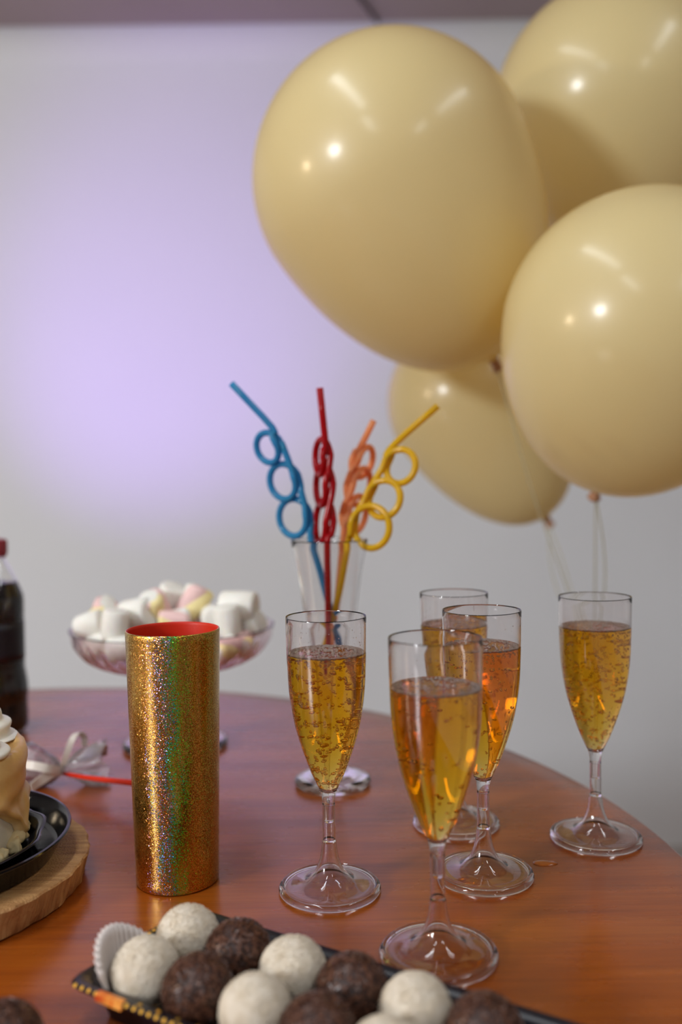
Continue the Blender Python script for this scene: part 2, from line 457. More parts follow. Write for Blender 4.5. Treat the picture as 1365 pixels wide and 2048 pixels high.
def flute(x, y, level, seed, nb, nfoam, ndrop, label, rmax=1.0, rot=0.0):
    rng = random.Random(seed)
    t = thing('champagne_flute', (x, y, TZ), label, 'champagne flute', 'champagne flutes on the table', (0, 0, rot))
    mesh_obj('bowl', *bowl_me, M['plastic'], t, sharp=24)
    mesh_obj('foot', *foot_me, M['plastic'], t, sharp=24)
    L = level * mm
    zs = [z for z in np.linspace(64.2, level - 1.2, 34) * mm]
    lp = [(0, Z_IN - 0.0001), (1.5 * mm, Z_IN - 0.0001)] + [(r_in(z) + 0.00008, z) for z in zs[1:]] + \
         [(r_in(L) + 0.00008, L + 0.0009), (r_in(L) - 0.0006, L + 0.0003), (r_in(L) - 0.002, L), (r_in(L) - 0.0028, L), (0, L)]
    mesh_obj('drink', *lathe(lp, 96), M['drink'], t, sharp=50)
    items = []
    def put(z, th, r):
        q = r_in(z) - r * 1.03 - 0.00012
        if q > r * 0.5: items.append(((q * math.cos(th), q * math.sin(th), z), (r, r, r * rng.uniform(0.88, 1.0))))
    while len(items) < nb:
        z = 66 * mm + (L - 68.5 * mm) * rng.random() ** 0.75
        th = rng.uniform(0, 2 * math.pi)
        r = min(rmax, max(0.28, rng.lognormvariate(-0.36, 0.42))) * mm
        put(z, th, r)
        if rng.random() < 0.5:                       # bubbles cling together in little chains
            for _ in range(rng.randint(1, 4)):
                th += rng.uniform(-0.09, 0.09); z += rng.uniform(-1.6, 1.6) * mm
                if 66 * mm < z < L - 2 * mm: put(z, th, min(rmax, max(0.28, rng.lognormvariate(-0.5, 0.4))) * mm)
    for _ in range(nfoam // 3):                       # crowded just under the surface
        z = L - abs(rng.gauss(0, 1.6)) * mm - 1.0 * mm
        put(z, rng.uniform(0, 2 * math.pi), rng.uniform(0.35, 0.8) * mm)
    mesh_obj('bubbles', *cloud(items, 2), M['bubble'], t, kind='stuff', label='small gas bubbles clinging inside the drink')
    fo = []
    R = r_in(L)
    for _ in range(nfoam):
        ring = rng.random()
        q = R - (0.5 + abs(rng.gauss(0, 2.2)) if ring < 0.7 else rng.uniform(1, 20)) * mm
        th = rng.uniform(0, 2 * math.pi)
        r = rng.uniform(0.45, 1.0) * mm
        if q + r > R - 0.0001: q = R - r - 0.0001
        if q > 0: fo.append(((q * math.cos(th), q * math.sin(th), L + 0.25 * r + 0.0003 * (q > R - 0.002)), (r, r, r * 0.85)))
    mesh_obj('foam', *cloud(fo, 2), M['film'], t, kind='stuff', label='ring of froth on the surface of the drink')
    dr = []
    for _ in range(ndrop):
        z = L + (2.5 * mm) + (168 * mm - L) * rng.random() ** 1.6
        th = rng.uniform(0, 2 * math.pi); r = rng.uniform(0.16, 0.42) * mm
        q = r_in(z) - 0.0001
        dr.append(((q * math.cos(th), q * math.sin(th), z), (r, r, r)))
    if dr: mesh_obj('droplets', *cloud(dr, 1), M['drop'], t, kind='stuff', label='tiny splashed droplets above the drink')
    return t
flute(-0.0105, 0.5711, 151.5, 11, 1150, 900, 90, 'sharp clear flute of bubbly amber drink nearest the gold tumbler', 1.25)
flute(0.0498, 0.4891, 147.5, 12, 170, 420, 50, 'nearest and lowest flute, with few large bubbles, its foot beside the truffles', 1.5, 1.0)
flute(0.0903, 0.5889, 151.0, 13, 420, 420, 30, 'flute partly hidden behind the right side of the nearest flute', 0.9, 2.0)
flute(0.0834, 0.6790, 151.0, 14, 520, 420, 20, 'farthest flute, blurred and mostly covered by two flutes before it', 0.8, 3.0)
flute(0.1801, 0.6477, 153.0, 15, 1150, 500, 16, 'flute standing alone at the right table edge, full of fine bubbles', 0.95, 4.0)

# ------------------------------------------------------------------ gold tumbler
tu = thing('tumbler', (-0.1107, 0.5904, TZ + 0.0002), 'tall gold holographic glitter tumbler with red inside', 'cup')
HT = 0.1650
def rt(z): return 0.0269 + (0.0304 - 0.0269) * (z / HT)
po = [(0, 0.0006), (rt(0) - 0.0022, 0.0006), (rt(0) - 0.0016, 0.0), (rt(0) - 0.0005, 0.0003), (rt(0), 0.0012)] + [(rt(z), z) for z in np.linspace(0.004, HT - 0.0006, 40)] + \
     [(rt(HT) - 0.0003, HT - 0.0001), (rt(HT) - 0.0007, HT)]
mesh_obj('gold_sleeve', *lathe(po, 128), M['holo'], tu, sharp=60)
pi_ = [(rt(HT) - 0.0007, HT), (rt(HT) - 0.0010, HT - 0.0001), (rt(HT) - 0.0014, HT - 0.0006)] + [(rt(z) - 0.0016, z) for z in np.linspace(HT - 0.002, 0.006, 24)] + [(rt(0) - 0.004, 0.004), (0, 0.004)]
mesh_obj('red_lining', *lathe(pi_, 128), M['red_in'], tu, sharp=60, label='glossy red inside of the tumbler')

# ------------------------------------------------------------------ balloons
def balloon(u, v, y, px, knot_uv, knot_dy, label, strings, blen=1.42):
    C = at(u, v, y=y); R = px * (y / FPX)
    K = at(knot_uv[0], knot_uv[1], y=y + knot_dy)
    ax = (C - K).normalized()
    Ln = (K - C).length
    t = thing('balloon', K, label, 'balloon', 'cream balloons in a bunch')
    prof = [(0, R)]
    for k in range(1, 40):
        a = math.pi * k / 40
        if a <= math.pi / 2: prof.append((R * math.sin(a), R * math.cos(a)))
        else:
            s = (a - math.pi / 2) / (math.pi / 2)
            zz = -Ln * 0.965 * (1 - (1 - s) ** 1.0 * math.cos(0)) if False else -(Ln * 0.965) * math.sin(s * math.pi / 2)
            rr = R * math.cos(s * math.pi / 2) ** 0.92 * (1 - 0.10 * s)
            prof.append((max(rr, 0.0055), zz))
    prof += [(0.0052, -Ln * 0.975), (0.0042, -Ln)]
    q = Vector((0, 0, 1)).rotation_difference(ax).to_matrix()
    V, F = lathe(prof, 96)
    V = [q @ Vector(p) + (C - K) for p in V]
    mesh_obj('latex_skin', V, F, M['latex'], t)
    kp = [(0, -0.010), (0.004, -0.0095), (0.0075, -0.006), (0.0062, -0.004), (0.0045, -0.001), (0.006, 0.002), (0.0052, 0.005), (0, 0.006)]
    V, F = lathe(kp, 20); V = [q @ Vector(p) for p in V]
    mesh_obj('knot', V, F, M['knot'], t, label='rolled and tied neck of the balloon')
    for pts in strings:
        P = [Vector(p) - K for p in crom(pts, 6)]
        V, F = sweep(P, 0.0009, 6); mesh_obj('string', V, F, M['string'], t, label='pale thin ribbon string')
    return K
TIE = at(1190, 1420, y=1.06)
FLOORP = Vector((TIE.x, TIE.y, 0.001))
def run(K, off=(0, 0, 0), mid=0.0):
    o = Vector(off); a = K; b = TIE + o * 0.4
    m1 = a.lerp(b, 0.35) + o + Vector((mid, 0, 0))
    return [a, m1, b, FLOORP.lerp(b, 0.4) + o * 0.2, FLOORP + o * 0.1]
kA, kB, kC, kD = at(992, 728, y=1.030 + 0.03), at(1235, 505, y=1.12), at(1192, 985, y=0.885 + 0.06), at(1097, 1043, y=1.30 - 0.02)
balloon(784, 364, 1.030, 275, (992, 728), 0.03, 'large cream balloon at the upper left of the bunch, tilted', [run(kA)])
balloon(1228, 222, 1.20, 236, (1275, 520), 0.03, 'cream balloon at the top right corner, behind the others', [])
balloon(1289, 668, 0.885, 281, (1192, 985), 0.06, 'cream balloon at the right edge, hanging lowest in front', [run(kC), run(kC, (0.006, 0.0, 0), 0.004)])
balloon(942, 803, 1.30, 166, (1097, 1043), -0.02, 'cream balloon in the middle, behind and below the other three', [run(kD, (-0.006, 0.02, 0)), run(kD, (0.006, 0.01, 0), 0.003)])

# ------------------------------------------------------------------ sundae glass with crazy straws
SX, SY = -0.0104, 0.7731
sg = thing('sundae_glass', (SX, SY, TZ + 0.0002), 'tall clear flared glass on a thick foot holding four curly straws', 'glass')
oc = crom([(7.5, 42), (10.0, 50), (10.5, 66), (12.5, 84), (17.0, 112), (22.0, 145), (27.0, 178), (33.0, 209)], 5)
ou = [tuple(p * mm) for p in oc]
inn = [(r - 0.0014, z) for r, z in ou if z > 0.060]
foot = [tuple(p * mm) for p in crom([(31.0, 0.2), (32.5, 2.2), (32.0, 5.5), (27, 8.0), (16, 11.5), (8.5, 18), (6.5, 27), (9.0, 33), (9.4, 37), (7.5, 42)], 4)]
prof = [(0, 0.003), (0.022, 0.003), (0.029, 0.0)] + foot + ou[1:] + [(0.0323, 0.2098)] + inn[::-1] + [(0.005, 0.0585), (0, 0.058)]
def facet(r, z, t):
    k = 0.035 * max(0.0, min(1.0, (0.17 - z) / 0.06)) if z > 0.06 else 0
    return r * (1 + k * math.cos(10 * t)), z
mesh_obj('glass_body', *lathe(prof, 120, facet), M['glass'], sg, sharp=50)

def crazy_straw(line, Ts, radii, az, side, m, label, ydepth, bottom):
    """line: main pixel polyline from the glass rim upwards; Ts: fraction index of loop anchor points; az turns the loops about the straw"""
    P = [at(u, v, y=ydepth) for (u, v) in line]
    P = [Vector(bottom)] + P
    A = [at(u, v, y=ydepth) for (u, v) in Ts]
    path = []
    nodes = []
    # merge: walk the line and insert the anchors by height
    allp = [(p, None) for p in P] + [(a, i) for i, a in enumerate(A)]
    allp.sort(key=lambda e: e[0].z)
    pts = [e[0] for e in allp]
    for i, (p, li) in enumerate(allp):
        if li is None:
            path.append(p); continue
        d = (pts[min(i + 1, len(pts) - 1)] - pts[i - 1]).normalized()
        sv = Vector((math.cos(az) * side, math.sin(az), 0)); sv = (sv - d * sv.dot(d)).normalized()
        nv = d.cross(sv).normalized()
        r = radii[li]
        path.append(p - d * r * 0.55 - nv * 0.0016)
        for k in range(0, 33):
            th = 2 * math.pi * k / 32
            path.append(p + sv * r * (1 - math.cos(th)) + d * r * math.sin(th) + nv * (-0.0033 + 0.0066 * k / 32))
        path.append(p + d * r * 0.55 + nv * 0.0016)
    # gently round the corners of the straight runs
    Q = [np.array(p) for p in path]
    Q = crom(Q, 3)
    V, F = hollow_tube([Vector(q) for q in Q], 0.0029, 0.0021, 12)
    base = Vector((SX, SY, TZ))
    ob = mesh_obj('crazy_straw', V, F, m, label=label, cat='straw', group='curly straws in the sundae glass')
    return ob
crazy_straw([(660, 1215), (640, 1140), (622, 1080), (603, 985), (563, 885), (545, 855), (463, 767)], [(616, 1030), (592, 953), (555, 883)], [0.0160, 0.0152, 0.0130],
            0.62, -1, M['s_blue'], 'blue see-through crazy straw leaning far left, three loops', 0.778, (SX + 0.0095, SY + 0.004, TZ + 0.118))
crazy_straw([(657, 1215), (655, 1085), (657, 960), (653, 905), (640, 776)], [(660, 1045), (659, 970), (654, 912)], [0.0185, 0.0172, 0.0150],
            1.22, -1, M['s_red'], 'red crazy straw standing upright with narrow loops', 0.764, (SX - 0.002, SY - 0.009, TZ + 0.105))
crazy_straw([(674, 1215), (686, 1085), (692, 1030), (708, 935), (718, 900), (748, 841)], [(691, 1028), (700, 970), (711, 919)], [0.0168, 0.0165, 0.0140],
            0.98, 1, M['s_orange'], 'orange crazy straw, partly behind the yellow one', 0.792, (SX + 0.001, SY + 0.009, TZ + 0.112))
crazy_straw([(672, 1215), (697, 1085), (706, 1040), (742, 975), (772, 915), (790, 888), (876, 812)], [(707, 1046), (741, 983), (775, 921)], [0.0175, 0.0155, 0.0142],
            -0.55, 1, M['s_yellow'], 'yellow crazy straw leaning far right over the balloon', 0.768, (SX - 0.008, SY - 0.001, TZ + 0.112))

# ------------------------------------------------------------------ glass compote with marshmallows
CX, CY = -0.1669, 0.8933
cm = thing('compote_dish', (CX, CY, TZ + 0.0002), 'wide clear pressed glass pedestal dish behind the gold tumbler', 'bowl')
oc = [tuple(p * mm) for p in crom([(9, 74), (30, 76), (60, 81), (82, 90), (94, 103), (98.5, 116), (99.5, 119)], 6)]
ft = [tuple(p * mm) for p in crom([(50, 0.2), (51.3, 2.5), (50, 5.5), (40, 8), (24, 13), (12, 24), (8.5, 40), (10.5, 50), (8.5, 60), (9, 74)], 4)]
inn = [(r - 0.0028 * min(1, r / 0.03), z + 0.0045 * (1 - r / 0.11)) for r, z in oc]
prof = [(0, 0.006), (0.03, 0.005), (0.047, 0.0)] + ft + oc[1:] + [(0.0985, 0.1197)] + inn[::-1] + [(0, 0.0795)]
def flutes(r, z, t):
    k = 0.004 if (0.076 < z < 0.112 and r > 0.02) else 0.0
    return r * (1 + k * math.cos(36 * t)), z - (0.0006 * math.cos(36 * t) if k and r > 0.03 else 0)
mesh_obj('glass_body', *lathe(prof, 216, flutes), M['tintglass'], cm, sharp=50)

M['mm_white'] = mottled('white_marshmallow', [(0.3, (240, 236, 226)), (0.7, (250, 247, 240))], 60, 0.85, bump=(400, 0.2, 0.0004), Subsurface_Weight=0.15)
M['mm_pink'] = mat('pink_marshmallow', (244, 208, 204), 0.85)
M['mm_yellow'] = mat('yellow_marshmallow', (248, 232, 168), 0.85)
def marsh_cyl(r, h):
    b = 0.22 * r
    prof = [(0, -h / 2), (r - b, -h / 2), (r - 0.4 * b, -h / 2 + 0.2 * b), (r, -h / 2 + b), (r * 1.03, 0), (r, h / 2 - b), (r - 0.4 * b, h / 2 - 0.2 * b), (r - b, h / 2), (0, h / 2)]
    V, F = lathe(prof, 28)
    return V, F, [0] * len(F)
def marsh_twist(r, h, n=32, m=18):
    V, F, MI = [], [], []
    for i in range(m + 1):
        s = i / m; z = (s - 0.5) * h
        e = min(1.0, 1.0 - max(0.0, abs(s - 0.5) * 2 - 0.8) ** 2 * 9)
        for k in range(n):
            t = 2 * math.pi * k / n
            rr = r * e * (0.86 + 0.14 * abs(math.cos(2 * t)) ** 0.6)
            a = t + 1.9 * s
            V.append((rr * math.cos(a), rr * math.sin(a), z))
    for i in range(m):
        for k in range(n):
            F.append((i * n + k, i * n + (k + 1) % n, (i + 1) * n + (k + 1) % n, (i + 1) * n + k))
            MI.append(((k + n // 8) // (n // 4)) % 4)
    F.append(tuple(range(n))[::-1]); MI.append(0)
    F.append(tuple(m * n + k for k in range(n))); MI.append(0)
    return V, F, MI
TW = [M['mm_white'], M['mm_pink'], M['mm_yellow'], M['mm_pink']]
def marsh(kind, loc, rot, r, h, label):
    if kind == 'c':
        V, F, mi = marsh_cyl(r, h); o = mesh_obj('marshmallow', V, F, M['mm_white'], label=label, cat='marshmallow', group='marshmallows in the pedestal dish')
    else:
        V, F, mi = marsh_twist(r, h); o = mesh_obj('marshmallow', V, F, None, mats=TW, mi=mi, label=label, cat='marshmallow', group='marshmallows in the pedestal dish')
    o.location = loc; o.rotation_euler = rot
    return o
D = math.radians
# lower layer, seen through the side of the dish
for i, (u, yy, kind, lab) in enumerate([
        (202, 0.875, 'c', 'white marshmallow low at the left end of the pedestal dish, behind the glass'),
        (240, 0.850, 'c', 'white marshmallow low in the dish, left of the gold tumbler, behind the glass'),
        (452, 0.845, 't', 'pink and yellow twisted marshmallow low in the dish, just right of the tumbler'),
        (486, 0.872, 't', 'pink and yellow twisted marshmallow low at the right end of the dish')]):
    p = at(u, 1290, y=yy); p.z = TZ + 0.1045
    marsh(kind, p, (D(80), D(15 * i), D(40 * i + 60)), 0.0115, 0.026, lab)
for (u, v, yy, kind, rot, r, h, lab) in [
        (182, 1250, 0.885, 'c', (D(70), D(20), D(70)), 0.0125, 0.028, 'plain white marshmallow at the far left rim of the dish'),
        (206, 1224, 0.905, 't', (D(40), D(30), D(10)), 0.0125, 0.030, 'pink tipped marshmallow rising at the left of the heap'),
        (230, 1248, 0.860, 'c', (D(4), D(8), D(0)), 0.0125, 0.027, 'small upright white marshmallow just left of the tumbler rim'),
        (276, 1228, 0.885, 'c', (D(80), D(0), D(60)), 0.0150, 0.036, 'white marshmallow lying above the left edge of the tumbler'),
        (312, 1216, 0.890, 't', (D(25), D(-35), D(30)), 0.0140, 0.034, 'pink and yellow twisted marshmallow above the tumbler, left of centre'),
        (340, 1200, 0.915, 'c', (D(15), D(20), D(0)), 0.0135, 0.032, 'pale marshmallow at the very top of the heap'),
        (350, 1243, 0.872, 't', (D(85), D(10), D(95)), 0.0120, 0.030, 'yellow striped marshmallow lying right behind the tumbler rim'),
        (388, 1208, 0.900, 't', (D(20), D(18), D(80)), 0.0150, 0.036, 'tall pink and yellow twisted marshmallow leaning right of the heap top'),
        (428, 1236, 0.880, 'c', (D(88), D(0), D(15)), 0.0125, 0.030, 'white marshmallow end on, at the right edge of the tumbler'),
        (456, 1240, 0.868, 'c', (D(5), D(-6), D(0)), 0.0120, 0.028, 'upright white marshmallow below the large white roll'),
        (478, 1213, 0.890, 'c', (D(90), D(8), D(78)), 0.0150, 0.036, 'large white marshmallow roll lying on its side at the right'),
        (500, 1250, 0.890, 'c', (D(70), D(25), D(50)), 0.0115, 0.028, 'small white marshmallow at the right rim of the dish'),
        (262, 1268, 0.900, 'c', (D(90), D(0), D(20)), 0.0125, 0.030, 'white marshmallow deep in the heap behind the tumbler, left side'),
        (390, 1268, 0.905, 'c', (D(90), D(0), D(160)), 0.0125, 0.030, 'white marshmallow deep in the heap behind the tumbler, right side')]:
    marsh(kind, at(u, v, y=yy), rot, r, h, lab)

# ------------------------------------------------------------------ soda bottle at the left edge
B0 = at(-4, 1466, z=0.0)
bt = thing('soda_bottle', (B0.x, B0.y, TZ), 'dark cola bottle with burgundy cap at the left edge behind the cake', 'bottle')
def zrow(v): return at(0, v, y=B0.y).z - TZ
px = B0.y / FPX
body = [(30, 1464), (50, 1461), (58, 1452), (60, 1432), (59, 1400), (61, 1380), (60, 1362), (56.5, 1340), (55.5, 1328), (55.5, 1255), (56.5, 1200), (52, 1180), (40, 1152), (29, 1130), (23, 1118), (20, 1112), (20, 1085)]
ou = [tuple(p) for p in crom([(r * px, zrow(v)) for r, v in body], 5)]
zb = ou[0][1]
ou = [(r, z - zb + 0.0005) for r, z in ou]
ztop = ou[-1][1]
prof = [(0, 0.004), (0.01, 0.002)] + ou + [(r - 0.0012, z) for r, z in ou[::-1] if z > 0.004] + [(0, 0.0055)]
mesh_obj('glass_body', *lathe(prof, 64), M['glass'], bt, sharp=60)
M['cola'] = mat('dark_cola', (14, 7, 8), 0.12)
zl = zrow(1158) - zb
lp = [(0, 0.0054)] + [(r - 0.0011, z) for r, z in ou if 0.0056 < z < zl] + [(0, zl)]
mesh_obj('cola', *lathe(lp, 64), M['cola'], bt, sharp=60)
za, zc = zrow(1326) - zb, zrow(1240) - zb
lb = [(r + 0.0004, z) for r, z in ou if za <= z <= zc]
lbp = lb + [(r - 0.0003, z) for r, z in lb[::-1]]
M['blacklabel'] = mottled('dark_label', [(0.35, (16, 12, 18)), (0.62, (24, 18, 28)), (0.7, (60, 22, 24))], 40, 0.4)
mesh_obj('label_sleeve', *closed_lathe(lbp, 64), M['blacklabel'], bt, label='dark printed label around the bottle')
cz0, cz1 = zrow(1112) - zb, zrow(1076) - zb
def ridg(r, z, t): return r * (1 + (0.018 * math.cos(40 * t) if 0.02 * 0.3 < r else 0)), z
cap = [(0.0, cz1), (22 * px, cz1), (26.0 * px, cz1 - 0.001), (27.5 * px, cz1 - 0.004), (27.0 * px, cz0 + 0.004), (24 * px, cz0), (0.0, cz0)]
mesh_obj('cap', *lathe(cap[::-1], 120, ridg), mat('burgundy_cap', (150, 44, 54), 0.4), bt, sharp=40, label='ridged burgundy screw cap')

# ------------------------------------------------------------------ wrapped lollipop behind the cake
KN = at(124, 1544, y=0.775); KN.z = max(KN.z, TZ + 0.014)
lo = thing('wrapped_lollipop', (KN.x, KN.y, TZ), 'cellophane wrapped red and white candy tied with pale ribbon, red stick', 'candy')
k0 = Vector((0, 0, KN.z - TZ))
rng = random.Random(5)
def stripes():
    m = mat('red_white_candy', (170, 40, 60), 0.3); t = NT(m)
    n = t.noise(t.coord(), 75, 2)
    t.l(t.ramp(n, [(0.42, (134, 30, 56)), (0.5, (190, 90, 110)), (0.58, (238, 214, 216))]), t.b.inputs['Base Color']); return m
ball = [(Vector((-0.034, 0.006, 0.0175)), (0.023, 0.017, 0.0165))]
V, F = cloud(ball, 4); mesh_obj('candy_ball', V, F, stripes(), lo)
def cello(name, prof, dirv, org, seed, amp, n=40, m=14):
    """crumpled sheet gathered at org and opening along dirv"""
    d = Vector(dirv).normalized(); a = d.orthogonal().normalized(); b = d.cross(a)
    V, F = [], []
    for i in range(m + 1):
        s = i / m
        for k in range(n):
            t = 2 * math.pi * k / n
            r = np.interp(s, [p[0] for p in prof], [p[1] for p in prof])
            l = np.interp(s, [p[0] for p in prof], [p[2] for p in prof])
            w = 1 + amp * math.sin(9 * t + seed) * min(1, s * 3) + 0.5 * amp * math.sin(17 * t + 5 * s + seed)
            p = Vector(org) + d * l * (1 + 0.12 * math.sin(5 * t + seed) * s) + a * (r * w * math.cos(t)) + b * (r * w * math.sin(t))
            p.z = max(p.z, 0.0006)
            V.append(p)
    for i in range(m):
        for k in range(n):
            F.append((i * n + k, i * n + (k + 1) % n, (i + 1) * n + (k + 1) % n, (i + 1) * n + k))
    return mesh_obj(name, V, F, M['cello'], lo, smooth=True)
M['cello'] = thin_film('cellophane', (250, 248, 250), 1.5, 0.12, 0.22, (240, 232, 236))
cello('cellophane', [(0, 0.003, 0), (0.15, 0.011, 0.008), (0.5, 0.0195, 0.032), (0.8, 0.017, 0.05), (1, 0.001, 0.060)], (-1, 0.12, 0.06), k0, 1.0, 0.10)
cello('cellophane', [(0, 0.003, 0), (0.2, 0.006, 0.007), (0.6, 0.012, 0.022), (1, 0.016, 0.036)], (1, 0.25, 0.10), k0, 2.2, 0.42)
M['ribbon'] = mat('pale_ribbon', (222, 212, 200), 0.35, Sheen_Weight=0.2)
def ribbon(pts, w, wdir=(0.3, 0.9, 0.25)):
    P = [Vector(p) for p in crom(pts, 8)]
    wv = Vector(wdir).normalized()
    V, F = [], []
    th = 0.0004
    for i, p in enumerate(P):
        t = (P[min(i + 1, len(P) - 1)] - P[max(i - 1, 0)]).normalized()
        x = (wv - t * wv.dot(t)); x = x.normalized() if x.length > 1e-6 else Vector((0, 1, 0))
        nn = t.cross(x)
        for sx, sn in ((-1, -1), (1, -1), (1, 1), (-1, 1)):
            q = p + x * (w / 2 * sx) + nn * (th * sn); q.z = max(q.z, 0.0004 + 0.0004 * sn); V.append(q)
    n = len(P)
    for i in range(n - 1):
        for k in range(4): F.append((i * 4 + k, i * 4 + (k + 1) % 4, i * 4 + 4 + (k + 1) % 4, i * 4 + 4 + k))
    F.append((0, 1, 2, 3)); F.append((n * 4 - 1, n * 4 - 2, n * 4 - 3, n * 4 - 4))
    return mesh_obj('ribbon', V, F, M['ribbon'], lo, sharp=40, label='pale satin ribbon tied round the wrapper')
def rel(u, v, y): return at(u, v, y=y) - Vector((KN.x, KN.y, TZ))
ribbon([k0, rel(133, 1510, 0.772), rel(144, 1480, 0.775), rel(156, 1466, 0.785), rel(168, 1474, 0.795), rel(169, 1492, 0.80)], 0.0052, (0.9, 0.3, 0.1))
ribbon([k0, rel(105, 1546, 0.762), rel(80, 1562, 0.752), rel(62, 1576, 0.742)], 0.008, (0.2, 0.5, 0.8))
ribbon([k0, rel(100, 1538, 0.758), rel(70, 1532, 0.755), rel(40, 1528, 0.76)], 0.007, (0.1, 0.4, 0.9))
P = [k0 + Vector((0.002, -0.001, -0.002)), at(180, 1556, y=0.755) - Vector((KN.x, KN.y, TZ)), at(262, 1565, y=0.728) - Vector((KN.x, KN.y, TZ)), at(318, 1570, y=0.705) - Vector((KN.x, KN.y, TZ))]
P = crom(P, 5)
V, F = sweep(P, [0.0016 + 0.0015 * i / (len(P) - 1) for i in range(len(P))], 12)
mesh_obj('stick', V, F, mat('red_stick', (214, 44, 18), 0.2), lo, label='glossy red tapering stick')

# ------------------------------------------------------------------ wooden board, black tray, dish and cake
BX, BY = -0.2762, 0.5775
M['board'] = None
def board_wood():
    m = mat('pale_board_wood', (190, 140, 84), 0.6); t = NT(m)
    n = t.noise(t.coord((6, 60, 6), rot=(0, 0, -0.5)), 5, 5, 0.6)
    t.l(t.ramp(n, [(0.3, (152, 104, 58)), (0.5, (188, 138, 84)), (0.7, (206, 160, 104))]), t.b.inputs['Base Color'])
    t.l(t.bump(t.noise(t.coord((60, 60, 8), rot=(0.5, 0.3, 0)), 12, 5), 0.8, 0.002), t.b.inputs['Normal']); return m
M['board'] = board_wood()
bp = [(0, 0), (0.1015, 0), (0.1035, 0.0015), (0.1055, 0.010), (0.1075, 0.0178), (0.1065, 0.0190), (0, 0.0190)]
def rough_edge(r, z, t):
    return r + (0.0005 * math.sin(17 * t + 300 * z) + 0.0004 * math.sin(41 * t - 500 * z) if r > 0.1 else 0), z
mesh_obj('serving_board', *lathe(bp, 256, rough_edge), M['board'], loc=(BX, BY, TZ + 0.0002), sharp=40, label='round pale wooden board under the black cake tray', cat='board')
M['blackp'] = mat('black_plastic', (8, 8, 12), 0.14, Specular_IOR_Level=0.35)
M['blackrim'] = mat('black_plastic_rim', (34, 30, 44), 0.35)
trp = [(0, 0.0), (0.082, 0.0), (0.085, 0.001), (0.0925, 0.0150), (0.0945, 0.0158), (0.0953, 0.0168), (0.0948, 0.0177), (0.0932, 0.0178), (0.0922, 0.0170), (0.0905, 0.0140), (0.0862, 0.0035), (0.083, 0.002), (0, 0.002)]
mesh_obj('cake_tray', *lathe(trp, 128), M['blackp'], loc=(BX + 0.0015, BY - 0.002, TZ + 0.0194), sharp=40, label='round black plastic tray with raised rim on the wooden board', cat='tray')
DX, DY, DZ = BX + 0.0035, BY - 0.006, TZ + 0.0194 + 0.0022
def wavy(r, z, t):
    k = max(0.0, (z - 0.002) / 0.014)
    return r + 0.0016 * k * math.cos(11 * t + 1.0), z + 0.0007 * k * math.cos(11 * t + 1.0)
dp = [(0, 0), (0.066, 0), (0.0695, 0.002), (0.0735, 0.0110), (0.0755, 0.0128), (0.0775, 0.0134), (0.0780, 0.0139), (0.0772, 0.0144), (0.0745, 0.0138), (0.0722, 0.0115), (0.0685, 0.0030), (0.065, 0.0015), (0, 0.0015)]
mesh_obj('scalloped_dish', *lathe(dp, 196, wavy), M['blackp'], loc=(DX, DY, DZ), sharp=50, label='scalloped shiny black dish holding the cake inside the tray', cat='dish')

KX, KY, KZ = DX + 0.0008, DY + 0.002, DZ + 0.0017
ck = thing('cake', (KX, KY, KZ), 'small cake with dripping caramel cream icing and white piped swirls', 'cake')
M['cream'] = mottled('white_cream', [(0.3, (236, 226, 206)), (0.7, (246, 240, 228))], 30, 0.45, Subsurface_Weight=0.1)
M['icing'] = mottled('caramel_icing', [(0.25, (198, 142, 76)), (0.5, (216, 166, 98)), (0.75, (230, 190, 130))], 28, 0.32, Subsurface_Weight=0.15)
RC, HC = 0.0605, 0.0640
mesh_obj('sponge', *lathe([(0, 0), (RC - 0.003, 0), (RC, 0.003), (RC, HC - 0.003), (RC - 0.004, HC), (0, HC)], 96), M['cream'], ck, sharp=50)
# icing: a coat that runs over the edge and ends in drips of different length
nth, V, F = 180, [], []
def drip(t):
    return 0.030 + 0.010 * (0.5 + 0.5 * math.cos(6 * t + 0.4)) ** 2 + 0.013 * (0.5 + 0.5 * math.cos(9 * t - 0.5)) ** 7 + 0.003 * math.sin(3 * t)
prof_n = 30
for j in range(2):
    for i in range(prof_n + 1):
        s = i / prof_n
        for k in range(nth):
            t = 2 * math.pi * k / nth
            Dn = drip(t)
            total = 0.030 + Dn
            l = s * total
            thick = 0.0046 if j == 0 else 0.0
            bulge = 0.0022 * math.exp(-((l - total + 0.004) / 0.005) ** 2) + 0.0011 * math.sin(4 * t + 190 * l) + 0.0006 * math.sin(420 * l + 3 * t)
            endk = math.sqrt(max(0.0, 1 - max(0.0, (l - total + 0.004) / 0.004) ** 2))
            ex = (thick + (bulge if j == 0 else 0)) * endk * (1.0 if j == 0 else 0.0) + 0.0002
            if l < 0.026:
                r = RC - 0.026 + l; z = HC + ex + (0.0010 * math.sin(l * 500 + t) if j == 0 else 0); rr = r
            else:
                q = l - 0.026; a = min(1.0, q / 0.006) * math.pi / 2
                rr = RC + ex * math.sin(a) - 0.0 * (1 - math.sin(a)); z = HC + ex * math.cos(a) - max(0, q - 0.003)
            V.append((rr * math.cos(t), rr * math.sin(t), z))
R1 = (prof_n + 1) * nth
for i in range(prof_n):
    for k in range(nth):
        k2 = (k + 1) % nth
        a, b, c, d = i * nth + k, i * nth + k2, (i + 1) * nth + k2, (i + 1) * nth + k
        F.append((a, d, c, b)); F.append((R1 + a, R1 + b, R1 + c, R1 + d))
for k in range(nth):
    k2 = (k + 1) % nth
    F.append((prof_n * nth + k, R1 + prof_n * nth + k, R1 + prof_n * nth + k2, prof_n * nth + k2))
    F.append((k, k2, R1 + k2, R1 + k))
mesh_obj('icing', V, F, M['icing'], ck, label='caramel coloured icing running down in drips')
